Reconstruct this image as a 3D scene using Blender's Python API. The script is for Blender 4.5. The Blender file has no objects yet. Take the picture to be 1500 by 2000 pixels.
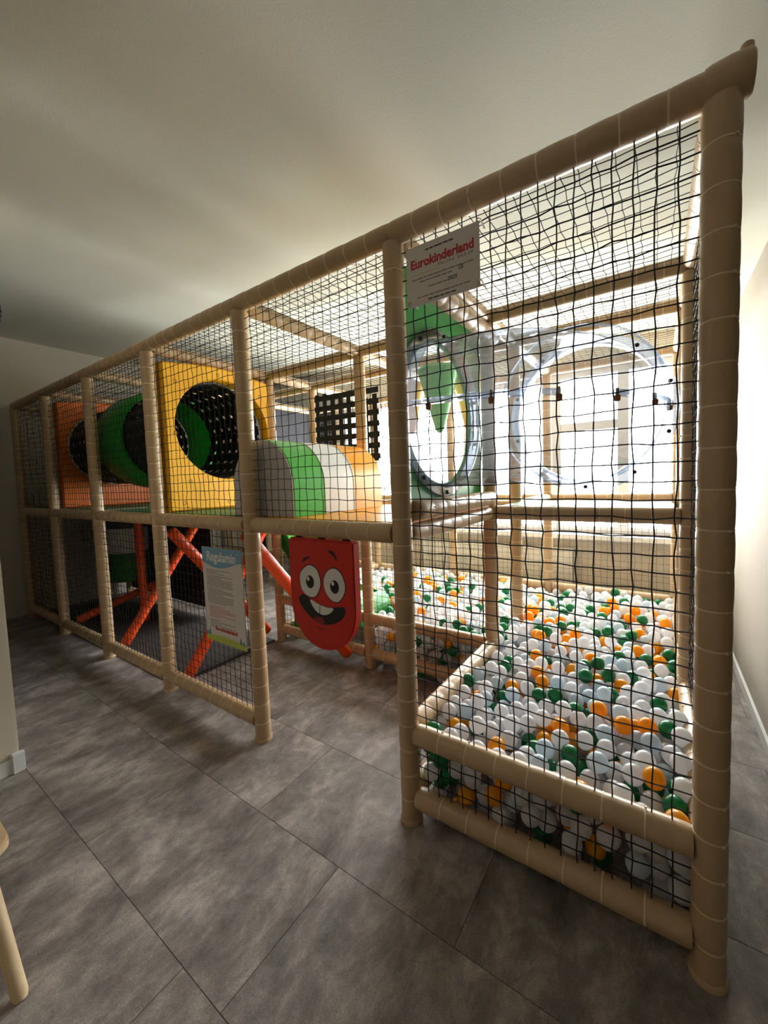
import bpy, bmesh, math, random
from mathutils import Vector, Matrix
random.seed(7)
S = bpy.context.scene
COL = S.collection
PI = math.pi

# ------------------------------------------------------------------ camera
def make_camera():
    yaw, pitch, roll = -0.5747, -0.0616, -0.0323
    cy, sy, cp, sp = math.cos(yaw), math.sin(yaw), math.cos(pitch), math.sin(pitch)
    f = Vector((sy*cp, cy*cp, sp)); r = Vector((cy, -sy, 0)); u = r.cross(f)
    cr, sr = math.cos(roll), math.sin(roll)
    R, U = cr*r + sr*u, -sr*r + cr*u
    cd = bpy.data.cameras.new('camera'); co = bpy.data.objects.new('camera', cd); COL.objects.link(co)
    m = Matrix((R, U, -f)).transposed().to_4x4(); m.translation = Vector((-0.1214, -1.2454, 1.3877))
    co.matrix_world = m
    cd.sensor_fit = 'HORIZONTAL'; cd.sensor_width = 36; cd.lens = 754.125/1500*36
    cd.shift_x = -49.27/1500; cd.shift_y = -18.12/1500
    cd.clip_start = 0.05; cd.clip_end = 100
    S.camera = co
make_camera()

# ------------------------------------------------------------------ world, lights, exposure
W = bpy.data.worlds.new('sky'); S.world = W; W.use_nodes = True
bg = W.node_tree.nodes['Background']
bg.inputs[0].default_value = (1.0, 0.99, 0.965, 1); bg.inputs[1].default_value = 35.0
def window_portal(name, loc, size, rot):
    l = bpy.data.lights.new(name, 'AREA'); l.shape = 'RECTANGLE'; l.size, l.size_y = size
    l.cycles.is_portal = True
    o = bpy.data.objects.new(name, l); o.location = loc; o.rotation_euler = rot; COL.objects.link(o)
window_portal('back_window_portal', (-1.85, 2.93, 1.59), (3.98, 1.56), (-PI/2, 0, 0))
def fill_light(loc, power, size, color):
    l = bpy.data.lights.new('fill_light', 'AREA'); l.shape = 'DISK'; l.size = size; l.energy = power; l.color = color
    o = bpy.data.objects.new('fill_light', l); o.location = loc; COL.objects.link(o)
fill_light((-2.0, -1.6, 2.5), 3.2, 0.5, (1.0, 0.86, 0.68))  # added fill light with no fixture, brightens the left posts
V = S.view_settings
V.view_transform = 'Standard'; V.look = 'None'; V.gamma = 1; V.use_curve_mapping = False
V.exposure = 0.05

# ------------------------------------------------------------------ materials
def srgb(r, g, b):
    f = lambda c: (c/255/12.92) if c/255 <= .04045 else ((c/255+.055)/1.055)**2.4
    return (f(r), f(g), f(b), 1)
def mat(name, rgb, rough=.5, bump=0, bscale=40, var=0, vscale=3, spec=.5, metal=0, translucent=0, coords='Object'):
    m = bpy.data.materials.new(name); m.use_nodes = True
    nt = m.node_tree; N = nt.nodes; L = nt.links; b = N['Principled BSDF']
    b.inputs['Base Color'].default_value = srgb(*rgb); b.inputs['Roughness'].default_value = rough
    b.inputs['Specular IOR Level'].default_value = spec; b.inputs['Metallic'].default_value = metal
    tc = N.new('ShaderNodeTexCoord')
    if bump:
        n = N.new('ShaderNodeTexNoise'); n.inputs['Scale'].default_value = bscale; n.inputs['Detail'].default_value = 3
        L.new(tc.outputs[coords], n.inputs['Vector'])
        bp = N.new('ShaderNodeBump'); bp.inputs['Strength'].default_value = bump; bp.inputs['Distance'].default_value = .01
        L.new(n.outputs['Fac'], bp.inputs['Height']); L.new(bp.outputs[0], b.inputs['Normal'])
    if var:
        n = N.new('ShaderNodeTexNoise'); n.inputs['Scale'].default_value = vscale; n.inputs['Detail'].default_value = 4
        L.new(tc.outputs[coords], n.inputs['Vector'])
        r = N.new('ShaderNodeValToRGB'); c = srgb(*rgb)
        r.color_ramp.elements[0].position = .3; r.color_ramp.elements[1].position = .7
        r.color_ramp.elements[0].color = tuple(x*(1-var) for x in c[:3])+(1,)
        r.color_ramp.elements[1].color = tuple(min(1, x*(1+var)) for x in c[:3])+(1,)
        L.new(n.outputs['Fac'], r.inputs[0]); L.new(r.outputs[0], b.inputs['Base Color'])
    if translucent:
        t = N.new('ShaderNodeBsdfTranslucent'); t.inputs[0].default_value = srgb(*rgb)
        mx = N.new('ShaderNodeMixShader'); mx.inputs[0].default_value = translucent
        L.new(b.outputs[0], mx.inputs[1]); L.new(t.outputs[0], mx.inputs[2]); L.new(mx.outputs[0], N['Material Output'].inputs[0])
    return m
M = {}
M['foam'] = mat('beige_foam_vinyl', (190, 161, 125), .33, .12, 30, .08, 6)
M['tie'] = mat('beige_cable_tie', (226, 205, 170), .4, .05, 60)
M['net'] = mat('black_netting', (22, 20, 26), .7, .1, 200)
M['cloth'] = mat('added_black_cloth', (30, 30, 36), .85, .2, 200, .1, 30)
M['strap'] = mat('black_webbing', (16, 16, 18), .8, .2, 200)
M['yellow'] = mat('yellow_moulded_plastic', (246, 182, 28), .42, .15, 22, .07, 5)
M['orange_panel'] = mat('orange_moulded_plastic', (226, 112, 20), .42, .15, 22, .07, 5)
M['green'] = mat('green_plastic', (38, 150, 50), .35, .05, 25, .05, 5, translucent=.3)
M['green_board'] = mat('green_board', (58, 160, 66), .45, .05, 25, .05, 5)
M['bright_green'] = mat('bright_green_vinyl', (72, 176, 62), .33, .06, 20, .05, 5)
M['grey_vinyl'] = mat('pale_grey_vinyl', (196, 190, 188), .45, .06, 20, .04, 5)
M['white_vinyl'] = mat('white_vinyl', (228, 226, 228), .36, .06, 20, .03, 5)
M['orange_vinyl'] = mat('amber_vinyl', (246, 160, 26), .34, .06, 20, .05, 5)
M['mat_green'] = mat('green_mat', (28, 104, 58), .5, .08, 30, .06, 5)
M['mat_yellow'] = mat('amber_mat', (236, 164, 44), .5, .08, 30, .06, 5)
M['floor_shade'] = mat('charcoal_floor_shade', (62, 56, 54), .65, .1, 60, .12, 8)
M['mat_grey'] = mat('dark_grey_mat', (70, 68, 70), .6, .08, 30, .06, 5)
M['orange_foam'] = mat('orange_foam_vinyl', (236, 84, 30), .34, .12, 30, .06, 6)
M['red'] = mat('red_vinyl', (206, 36, 22), .5, .18, 90, .06, 6)
M['black'] = mat('black_print', (16, 14, 16), .5, .05, 60)
M['white'] = mat('white_print', (232, 228, 224), .5, .05, 60)
M['dark_red'] = mat('dark_red_print', (120, 22, 16), .5, .05, 60)
M['tongue'] = mat('dusky_red_print', (132, 40, 42), .5, .05, 60)
M['board'] = mat('white_sign_board', (214, 206, 200), .45, .03, 80, .02, 8)
M['sign_red'] = mat('crimson_print', (190, 22, 40), .5, .03, 60)
M['sign_grey'] = mat('grey_print', (120, 112, 110), .5, .03, 60)
M['sign_dark'] = mat('dark_print', (50, 46, 50), .5, .03, 60)
M['sign_blue'] = mat('dusty_blue_print', (112, 158, 184), .5, .03, 60)
M['sign_pink'] = mat('rose_print', (196, 110, 116), .5, .03, 60)
M['sign_lime'] = mat('lime_print', (182, 196, 70), .5, .03, 60)
M['tree_blue'] = mat('slate_blue_print', (84, 124, 150), .5, .03, 60)
M['wall'] = mat('painted_wall', (212, 203, 187), .8, .06, 120, .02, 2)
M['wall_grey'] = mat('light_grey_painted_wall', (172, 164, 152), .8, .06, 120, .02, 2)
M['ceil'] = mat('painted_ceiling', (222, 221, 207), .85, .05, 120, .02, 1.5)
M['skirting'] = mat('white_skirting', (226, 228, 228), .45, .02, 60)
M['frame_white'] = mat('white_window_frame', (206, 208, 214), .4, .02, 60)
M['radiator'] = mat('white_enamel', (222, 222, 214), .4, .02, 60)
M['grout'] = mat('dark_floor_joint', (34, 32, 32), .9, .05, 60)
M['wood'] = mat('birch_wood', (222, 196, 156), .5, .06, 60, .08, 18)
M['metal'] = mat('dark_wire', (70, 68, 68), .35, .02, 60, metal=.8)
M['cord'] = mat('white_rope', (214, 214, 214), .7, .1, 200)
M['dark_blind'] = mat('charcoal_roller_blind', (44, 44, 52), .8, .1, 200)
M['bolt'] = mat('amber_brown_bolt', (150, 92, 50), .5, .05, 60)
M['dark_bolt'] = mat('dark_bolt', (44, 42, 44), .5, .05, 60)
M['dark_yellow'] = mat('ochre_recess', (176, 118, 14), .5, .05, 60)
M['ball_white'] = mat('white_ball_plastic', (244, 244, 246), .28, .02, 30, translucent=.5)
M['ball_blue'] = mat('milky_blue_ball_plastic', (222, 234, 242), .28, .02, 30, translucent=.45)
M['ball_orange'] = mat('orange_ball_plastic', (255, 184, 34), .28, .02, 30, translucent=.4)
M['ball_green'] = mat('green_ball_plastic', (12, 128, 74), .28, .02, 30, translucent=.2)

def floor_material():
    m = bpy.data.materials.new('grey_concrete_vinyl'); m.use_nodes = True
    nt = m.node_tree; N = nt.nodes; L = nt.links; b = N['Principled BSDF']
    b.inputs['Roughness'].default_value = .5; b.inputs['Specular IOR Level'].default_value = .45
    tc = N.new('ShaderNodeTexCoord'); oi = N.new('ShaderNodeObjectInfo')
    mul = N.new('ShaderNodeMath'); mul.operation = 'MULTIPLY'; mul.inputs[1].default_value = 37
    L.new(oi.outputs['Random'], mul.inputs[0])
    add = N.new('ShaderNodeVectorMath'); add.operation = 'ADD'
    L.new(tc.outputs['Object'], add.inputs[0]); L.new(mul.outputs[0], add.inputs[1])
    mp = N.new('ShaderNodeMapping'); mp.inputs['Scale'].default_value = (1.6, 1.0, 1); L.new(add.outputs[0], mp.inputs[0])
    n1 = N.new('ShaderNodeTexNoise'); n1.inputs['Scale'].default_value = 4.2; n1.inputs['Detail'].default_value = 12; n1.inputs['Roughness'].default_value = .74
    n1.inputs['Distortion'].default_value = .25
    n2 = N.new('ShaderNodeTexNoise'); n2.inputs['Scale'].default_value = 240; n2.inputs['Detail'].default_value = 4
    L.new(mp.outputs[0], n1.inputs[0]); L.new(tc.outputs['Object'], n2.inputs[0])
    r = N.new('ShaderNodeValToRGB'); e = r.color_ramp.elements
    e[0].position = .34; e[0].color = srgb(96, 90, 87); e[1].position = .68; e[1].color = srgb(190, 180, 174)
    x = r.color_ramp.elements.new(.5); x.color = srgb(138, 130, 126)
    L.new(n1.outputs['Fac'], r.inputs[0])
    mx = N.new('ShaderNodeMix'); mx.data_type = 'RGBA'; mx.blend_type = 'OVERLAY'; mx.inputs[0].default_value = .6
    L.new(r.outputs[0], mx.inputs[6]); L.new(n2.outputs['Fac'], mx.inputs[7]); L.new(mx.outputs[2], b.inputs['Base Color'])
    bp = N.new('ShaderNodeBump'); bp.inputs['Strength'].default_value = .08; bp.inputs['Distance'].default_value = .005
    L.new(n2.outputs['Fac'], bp.inputs['Height']); L.new(bp.outputs[0], b.inputs['Normal'])
    return m
M['floor'] = floor_material()
def clear_material(name, tint, edge, milk, gloss):
    # thin clear sheet: darker and shinier where it is seen at a grazing angle
    m = bpy.data.materials.new(name); m.use_nodes = True
    nt = m.node_tree; N = nt.nodes; L = nt.links; N.remove(N['Principled BSDF'])
    lw = N.new('ShaderNodeLayerWeight'); lw.inputs[0].default_value = .4
    cm = N.new('ShaderNodeMix'); cm.data_type = 'RGBA'; cm.inputs[6].default_value = tint; cm.inputs[7].default_value = edge
    L.new(lw.outputs['Facing'], cm.inputs[0])
    tr = N.new('ShaderNodeBsdfTransparent'); L.new(cm.outputs[2], tr.inputs[0])
    gl = N.new('ShaderNodeBsdfGlossy'); gl.inputs['Roughness'].default_value = .08
    tc = N.new('ShaderNodeTexCoord'); nz = N.new('ShaderNodeTexNoise'); nz.inputs['Scale'].default_value = 5
    L.new(tc.outputs['Object'], nz.inputs[0])
    bp = N.new('ShaderNodeBump'); bp.inputs['Strength'].default_value = .25; bp.inputs['Distance'].default_value = .03
    L.new(nz.outputs['Fac'], bp.inputs['Height']); L.new(bp.outputs[0], gl.inputs['Normal'])
    df = N.new('ShaderNodeBsdfTranslucent'); df.inputs[0].default_value = (.8, .85, .92, 1)
    m1 = N.new('ShaderNodeMixShader'); m1.inputs[0].default_value = milk
    L.new(tr.outputs[0], m1.inputs[1]); L.new(df.outputs[0], m1.inputs[2])
    mr = N.new('ShaderNodeMapRange'); mr.inputs['To Min'].default_value = gloss; mr.inputs['To Max'].default_value = .35
    L.new(lw.outputs['Facing'], mr.inputs[0])
    m2 = N.new('ShaderNodeMixShader'); L.new(mr.outputs[0], m2.inputs[0]); L.new(m1.outputs[0], m2.inputs[1]); L.new(gl.outputs[0], m2.inputs[2])
    L.new(m2.outputs[0], N['Material Output'].inputs[0])
    return m
M['clear'] = clear_material('clear_plastic', (.86, .89, .94, 1), (.22, .25, .30, 1), .05, .05)
M['clear_rim'] = clear_material('clear_plastic_rim', (.66, .70, .76, 1), (.24, .27, .32, 1), .14, .10)
M['glass'] = clear_material('window_glass', (.97, .98, .98, 1), (.7, .75, .75, 1), 0, .03)

# ------------------------------------------------------------------ builders
def world_loc(o):
    w = Vector((0, 0, 0))
    while o is not None: w += o.location; o = o.parent
    return w
class MB:
    def __init__(s): s.v, s.f, s.mi = [], [], []
    def add(s, vs, fs, mi=0):
        o = len(s.v); s.v += [tuple(v) for v in vs]; s.f += [tuple(i+o for i in f) for f in fs]; s.mi += [mi]*len(fs)
        return s
    def box(s, x0, x1, y0, y1, z0, z1, mi=0):
        v = [(x, y, z) for z in (z0, z1) for y in (y0, y1) for x in (x0, x1)]
        return s.add(v, [(0,2,3,1),(4,5,7,6),(0,1,5,4),(2,6,7,3),(0,4,6,2),(1,3,7,5)], mi)
    def lathe(s, p0, d, prof, n=16, mi=0, caps=True):
        # prof: list of (distance along d, radius)
        d = Vector(d).normalized(); p0 = Vector(p0)
        a = d.orthogonal().normalized(); b = d.cross(a)
        vs, fs = [], []
        for t, r in prof:
            for k in range(n):
                w = 2*PI*k/n; vs.append(p0 + d*t + (a*math.cos(w)+b*math.sin(w))*r)
        for i in range(len(prof)-1):
            for k in range(n):
                k2 = (k+1) % n; fs.append((i*n+k, i*n+k2, (i+1)*n+k2, (i+1)*n+k))
        if caps:
            fs.append(tuple(range(n-1, -1, -1))); fs.append(tuple((len(prof)-1)*n+k for k in range(n)))
        return s.add(vs, fs, mi)
    def tube(s, pts, r, n=8, mi=0):
        pts = [Vector(p) for p in pts]; vs, fs = [], []
        a = None
        for i, p in enumerate(pts):
            d = (pts[min(i+1, len(pts)-1)]-pts[max(i-1, 0)]).normalized()
            a = d.orthogonal() if a is None else a - d*a.dot(d)
            a.normalize(); b = d.cross(a)
            rr = r[i] if isinstance(r, (list, tuple)) else r
            vs += [p+(a*math.cos(2*PI*k/n)+b*math.sin(2*PI*k/n))*rr for k in range(n)]
        for i in range(len(pts)-1):
            fs += [(i*n+k, i*n+(k+1) % n, (i+1)*n+(k+1) % n, (i+1)*n+k) for k in range(n)]
        fs.append(tuple(range(n-1, -1, -1))); fs.append(tuple((len(pts)-1)*n+k for k in range(n)))
        return s.add(vs, fs, mi)
    def extrude(s, pts, to3, t0, t1, mi=0):
        # polygon pts (u,v) placed by to3(u,v,t), extruded from t0 to t1
        n = len(pts); vs = [to3(u, v, t0) for u, v in pts]+[to3(u, v, t1) for u, v in pts]
        fs = [tuple(range(n-1, -1, -1)), tuple(range(n, 2*n))]+[(k, (k+1) % n, n+(k+1) % n, n+k) for k in range(n)]
        return s.add(vs, fs, mi)
    def build(s, name, mats, parent=None, smooth=True, bevel=0, origin=None):
        me = bpy.data.meshes.new(name)
        off = Vector(origin) if origin else Vector((0, 0, 0))
        me.from_pydata([tuple(Vector(v)-off) for v in s.v], [], s.f)
        for m in (mats if isinstance(mats, list) else [mats]): me.materials.append(m)
        me.polygons.foreach_set('material_index', s.mi)
        bm = bmesh.new(); bm.from_mesh(me); bmesh.ops.recalc_face_normals(bm, faces=bm.faces)
        if bevel: bmesh.ops.bevel(bm, geom=bm.edges[:], offset=bevel, segments=2, affect='EDGES', clamp_overlap=True)
        bm.to_mesh(me); bm.free()
        if smooth:
            me.polygons.foreach_set('use_smooth', [True]*len(me.polygons)); me.set_sharp_from_angle(angle=math.radians(42))
        o = bpy.data.objects.new(name, me); COL.objects.link(o)
        if parent is not None:
            o.parent = parent
            o.location = off - world_loc(parent)
        else: o.location = off
        return o
def tag(o, label, cat, group=None, kind=None):
    o['label'] = label
    if cat: o['category'] = cat
    if group: o['group'] = group
    if kind: o['kind'] = kind
    return o
def thing(name, loc, label, cat, group=None):
    o = bpy.data.objects.new(name, None); o.location = loc; o.empty_display_size = .05; COL.objects.link(o)
    return tag(o, label, cat, group)
def structure(o): o['kind'] = 'structure'; return o
def smooth_loop(pts, n=4):
    # closed Catmull-Rom through pts
    out = []; k = len(pts)
    for i in range(k):
        p0, p1, p2, p3 = [pts[(i+j-1) % k] for j in range(4)]
        for q in range(n):
            t = q/n
            out.append(tuple(.5*((2*p1[c])+(-p0[c]+p2[c])*t+(2*p0[c]-5*p1[c]+4*p2[c]-p3[c])*t*t+(-p0[c]+3*p1[c]-3*p2[c]+p3[c])*t**3) for c in (0, 1)))
    return out

# ------------------------------------------------------------------ room shell
XR, XL, YB, YF, XE = .335, -6.1, 2.78, -4.0, 3.0
fl = structure(MB().box(XL-.1, XE+.1, YF-.1, YB+.2, -.12, -.004).build('floor', M['grout'], smooth=False))
TX, TY = .92, .449
tile_me = None
r = 0
y = -.757-TY*8
while y < YB:
    x = -1.082-TX*6-(0 if r % 2 == 0 else TX*(.2 if r == 7 else .5))
    while x < XE:
        x0, x1, y0, y1 = max(x, XL)+.0007, min(x+TX, XE)-.0007, max(y, YF)+.0007, min(y+TY, YB)-.0007
        if x1-x0 > .02 and y1-y0 > .02:
            full = (x1-x0 > TX-.003 and y1-y0 > TY-.003)
            if full and tile_me:
                t = bpy.data.objects.new('floor_tile', tile_me); COL.objects.link(t); t.parent = fl
            else:
                w, h = (x1-x0)/2, (y1-y0)/2
                t = MB().box(-w, w, -h, h, -.012, 0).build('floor_tile', M['floor'], fl, smooth=False, bevel=.0006)
                if full: tile_me = t.data
            t.location = ((x0+x1)/2, (y0+y1)/2, 0)
        x += TX
    y += TY; r += 1
def ceil_z(x): return 2.535 if x > XR else 2.535+(XR-x)*.0815
cv = [(XL-.1, YF-.1), (XR, YF-.1), (XE+.1, YF-.1), (XL-.1, YB+.2), (XR, YB+.2), (XE+.1, YB+.2)]
vs = [(a, b, ceil_z(a)) for a, b in cv]+[(a, b, 3.3) for a, b in cv]
structure(MB().add(vs, [(0,1,4,3),(1,2,5,4),(6,9,10,7),(7,10,11,8),(0,6,7,1),(1,7,8,2),(3,4,10,9),(4,5,11,10),(0,3,9,6),(2,8,11,5)]).build('ceiling', M['ceil'], smooth=False))
# back wall with the window opening
WX0, WX1, WZ0, WZ1 = -3.84, .14, .81, 2.37
b = MB()
b.box(XL-.1, WX0, YB, YB+.2, -.1, 3.25); b.box(WX1, XE+.1, YB, YB+.2, -.1, 3.25)
b.box(WX0, WX1, YB, YB+.2, -.1, WZ0); b.box(WX0, WX1, YB, YB+.2, WZ1, 3.25)
structure(b.build('wall_back', M['wall'], smooth=False))
structure(MB().box(XL-.2, XL, YF, YB, -.1, 3.25).build('wall_left', M['wall'], smooth=False))
structure(MB().box(XL-.1, XE+.1, YF-.2, YF, -.1, 3.25).build('wall_front', M['wall'], smooth=False))
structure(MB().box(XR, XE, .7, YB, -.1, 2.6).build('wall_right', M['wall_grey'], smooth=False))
structure(MB().box(XE, XE+.2, YF, .7, -.1, 2.6).build('wall_far_right', M['wall'], smooth=False))
structure(MB().box(-3.6, -2.795, YF, -.77, 0, 3.0).build('wall_partition', M['wall'], smooth=False, bevel=.006))
def skirting(name, x0, x1, y0, y1):
    return structure(MB().box(x0, x1, y0, y1, 0, .075).build(name, M['skirting'], smooth=False, bevel=.003))
skirting('baseboard_right', XR-.014, XR, .7, YB)
skirting('baseboard_back', XL, XR-.014, YB-.014, YB)
bp = skirting('baseboard_partition', -2.795, -2.781, -2.2, -.80)
MB().box(-2.797, -2.768, -.803, -.756, 0, .098).build('corner_piece', M['skirting'], bp, smooth=False, bevel=.004)
# window frame, mullions, glass, sill
win = MB()
FY0, FY1 = YB+.06, YB+.13
win.box(WX0, WX1, FY0, FY1, WZ0, WZ0+.06); win.box(WX0, WX1, FY0, FY1, WZ1-.06, WZ1)
win.box(WX0, WX0+.06, FY0, FY1, WZ0+.06, WZ1-.06); win.box(WX1-.06, WX1, FY0, FY1, WZ0+.06, WZ1-.06)
wo = structure(win.build('window_1', M['frame_white'], smooth=False, bevel=.004))
xs = [WX0+.06, -2.95, -1.95, -.99, -.40, WX1-.06]
for xm in xs[1:-1]:
    MB().box(xm-.045, xm+.045, FY0-.004, FY1+.004, WZ0+.06, WZ1-.06).build('mullion', M['frame_white'], wo, smooth=False, bevel=.004)
MB().box(-.945, -.445, FY0, FY1, 1.80, 1.88).build('transom', M['frame_white'], wo, smooth=False, bevel=.004)
for i in range(5):
    MB().box(xs[i], xs[i+1], YB+.09, YB+.096, WZ0+.06, WZ1-.06).build('pane', M['glass'], wo, smooth=False)
sill = MB().box(WX0-.05, WX1+.05, YB-.14, YB+.06, WZ0-.045, WZ0).build('window_sill', M['skirting'], wo, smooth=False, bevel=.006)
# charcoal blind drawn over the dark left part of the back wall
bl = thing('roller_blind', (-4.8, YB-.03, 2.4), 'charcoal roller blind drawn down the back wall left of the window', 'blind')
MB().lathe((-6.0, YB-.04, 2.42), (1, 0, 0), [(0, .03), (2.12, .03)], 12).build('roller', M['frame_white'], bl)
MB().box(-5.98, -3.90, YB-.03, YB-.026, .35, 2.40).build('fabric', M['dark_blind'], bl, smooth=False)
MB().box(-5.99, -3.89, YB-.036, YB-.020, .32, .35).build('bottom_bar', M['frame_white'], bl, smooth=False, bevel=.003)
# radiator under the sill
rd = thing('radiator', (-1.5, YB-.06, .1), 'white panel radiator under the window sill behind the ball pit', 'radiator')
rx0, rx1 = -2.5, -.80
MB().box(rx0, rx1, YB-.10, YB-.085, .12, .64).build('front_panel', M['radiator'], rd, smooth=False, bevel=.004)
rb = MB()
for k in range(34):
    xx = rx0+.03+k*(rx1-rx0-.06)/33; rb.box(xx-.008, xx+.008, YB-.106, YB-.10, .15, .61)
rb.build('rib', M['radiator'], rd, smooth=False)['kind'] = 'stuff'
MB().box(rx0, rx1, YB-.11, YB-.02, .64, .665).build('top_grille', M['radiator'], rd, smooth=False, bevel=.004)
MB().box(rx0, rx0+.012, YB-.10, YB-.02, .12, .64).build('side_panel', M['radiator'], rd, smooth=False)
MB().box(rx1-.012, rx1, YB-.10, YB-.02, .12, .64).build('side_panel', M['radiator'], rd, smooth=False)

# ------------------------------------------------------------------ soft play frame
X = [0, -.964, -1.922, -2.923, -3.921, -4.94, -5.93]
Y = [0, .935, 1.43, 2.36]
PR = .0405
ZT, ZM, ZH, ZL = 2.30, 1.174, .37, .105
FR = thing('play_frame', (-2.92, 1.18, 0), 'beige foam padded indoor play frame of posts and rails hung with black netting', 'play structure')
def foam_pole(p0, p1, name, parent, r=PR, material='foam', seg=.105, tie='tie', end_taper=True):
    p0, p1 = Vector(p0), Vector(p1); L = (p1-p0).length; d = (p1-p0)/L
    n = max(1, round(L/seg)); st = L/n
    prof = []; ties = MB()
    a = d.orthogonal()
    for i in range(n):
        t = i*st; j = random.uniform(.985, 1.012)*r
        if i == 0: prof.append((0, r*(.9 if end_taper else .98)))
        prof += [(t+st*.07, j*.985), (t+st*.3, j*1.01), (t+st*.7, j*1.01), (t+st*.93, j*.985), (t+st, r*.955 if i < n-1 else r*(.9 if end_taper else .98))]
        if i < n-1:
            ties.lathe(p0+d*(t+st-.0028), d, [(0, r*.95), (.0008, r*.992), (.0048, r*.992), (.0056, r*.95)], 16, caps=False)
            # the little lock head of the cable tie
            c = p0+d*(t+st); w = random.choice([0, 1, 2])
            s_ = a.normalized()*(r*.99); s_ = Matrix.Rotation(w*2.0+.6, 3, d) @ s_
            ties.lathe(c+s_*.97, s_.normalized(), [(0, .004), (.005, .004)], 4)
    o = MB().lathe(p0, d, prof, 16).build(name, M[material], parent)
    if len(ties.v):
        t = ties.build('cable_ties', M[tie], o); t['kind'] = 'stuff'
    return o
def post(i, j, z1=ZT-.038, z0=0.0): return foam_pole((X[i], Y[j], z0), (X[i], Y[j], z1), 'post', FR, end_taper=False)
def rail_x(i, j, z, full=False):   # from node i to node i+1
    g = 0 if full else PR*.9
    return foam_pole((X[i]-g, Y[j], z), (X[i+1]+g, Y[j], z), 'rail', FR)
def rail_y(x, y0, y1, z, g=PR*.9, r=PR): return foam_pole((x, y0+g, z), (x, y1-g, z), 'rail', FR, r=r)
PO = {}
for i in range(7):
    for j in (0, 3): post(i, j)
for i, j in ((0, 1), (1, 1), (2, 1), (3, 1), (5, 1), (6, 1), (0, 2), (1, 2), (2, 2), (3, 2), (4, 2)): post(i, j)
for i in range(6):
    for j in range(4):
        rail_x(i, j, ZT, True)
        if not (j == 0 and i == 0): rail_x(i, j, ZM)
    if i >= 2 or i == 0: rail_x(i, 0, ZL)
    rail_x(i, 3, ZH); 
rail_x(0, 0, ZH)
for i in (1, 2): rail_x(i, 1, ZH); rail_x(i, 1, ZL)
for i in range(7):
    for j in range(3): rail_y(X[i], Y[j], Y[j+1], ZT)
    if i > 0: rail_y(X[i], Y[0], Y[1], ZM)
    if i > 0: rail_y(X[i], Y[2], Y[3], ZM)
for z in (ZH, ZL):
    rail_y(X[0], Y[0], Y[1], z); rail_y(X[1], Y[0], Y[1], z)
    rail_y(X[0], Y[1], Y[2], z); rail_y(X[0], Y[2], Y[3], z)
rail_y(X[3], Y[2], Y[3], ZH); rail_y(X[3], Y[1], Y[2], ZL)
rail_y(-.935, 0, Y[1], 1.262, .05); rail_y(-.905, 0, Y[1], 2.155, .05)
# flared wrap at the free end of the top rail over the corner post
e = MB().lathe((-.035, 0, ZT), (1, 0, 0), [(0, .043), (.012, .0465), (.05, .049), (.085, .047), (.092, .040), (.088, .034), (.07, .032)], 18)
e.lathe((.041, 0, ZT+.03), (.12, 0, 1), [(0, .016), (.022, .015), (.034, .013), (.036, .008)], 10)
e.build('end_wrap', M['foam'], FR)
for i in range(6):   # small foot pads under the front posts
    MB().lathe((X[i], 0, 0), (0, 0, 1), [(0, .046), (.012, .046), (.018, .042)], 16).build('foot_ring', M['foam'], FR)

# nets -------------------------------------------------------------
PITCH = .05
def net(o, u, v, Lu, Lv, pitch=PITCH, r=.0017, jit=.003, hexa=0, sag=0, name='net', hole=None):
    o, u, v = Vector(o), Vector(u), Vector(v); n = u.cross(v).normalized()
    nu, nv = max(2, round(Lu/pitch)), max(2, round(Lv/pitch))
    P = {}
    for a in range(nu+1):
        for c in range(nv+1):
            inner = 0 < a < nu and 0 < c < nv
            du = random.uniform(-jit, jit)*inner + (hexa*pitch*(1 if (a+c) % 2 else -1) if inner else 0)
            dv = random.uniform(-jit, jit)*inner + .12*pitch*hexa*(1 if (a+c) % 2 else -1)*inner
            dn = random.uniform(-jit, jit)*inner - sag*math.sin(PI*a/nu)*math.sin(PI*c/nv)
            P[a, c] = o+u*(Lu*a/nu+du)+v*(Lv*c/nv+dv)+n*dn
    b = MB()
    def strand(p, q, r):
        d = (q-p).normalized(); s1 = d.orthogonal().normalized()*r; s2 = Matrix.Rotation(2*PI/3, 3, d) @ s1; s3 = Matrix.Rotation(-2*PI/3, 3, d) @ s1
        b.add([p+s1, p+s2, p+s3, q+s1, q+s2, q+s3], [(0,1,4,3),(1,2,5,4),(2,0,3,5)])
    for a in range(nu+1):
        for c in range(nv+1):
            if hole and hole(P[a, c]): continue
            if a < nu and 0 < c < nv or (a < nu and c in (0, nv)):
                if not (hole and hole(P[a+1, c])): strand(P[a, c], P[a+1, c], r)
            if c < nv:
                if not (hole and hole(P[a, c+1])): strand(P[a, c], P[a, c+1], r)
            if 0 < a < nu and 0 < c < nv and r > .0015:   # knot
                p = P[a, c]; k = r*1.75
                b.add([p+u*k, p+v*k, p-u*k, p-v*k, p+n*k, p-n*k], [(0,1,4),(1,2,4),(2,3,4),(3,0,4),(1,0,5),(2,1,5),(3,2,5),(0,3,5)])
    return b.build(name, M['net'], FR, smooth=False)
E_ = PR*.8
def net_x(i, j, z0, z1, dy=0, **k):   # vertical net in a bay along x
    return net((X[i+1]+E_, Y[j]+dy, z0), (1, 0, 0), (0, 0, 1), X[i]-X[i+1]-2*E_, z1-z0, **k)
net_x(0, 0, ZL+.03, ZH-.03, r=.0024, jit=.004)
net_x(0, 0, ZH+.03, ZT-.03, r=.0024, jit=.004)
for i in range(1, 6):
    net_x(i, 0, ZM+.03, ZT-.03, r=.0019)
    if i > 1: net_x(i, 0, ZL+.03, ZM-.03, r=.0019)
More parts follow.
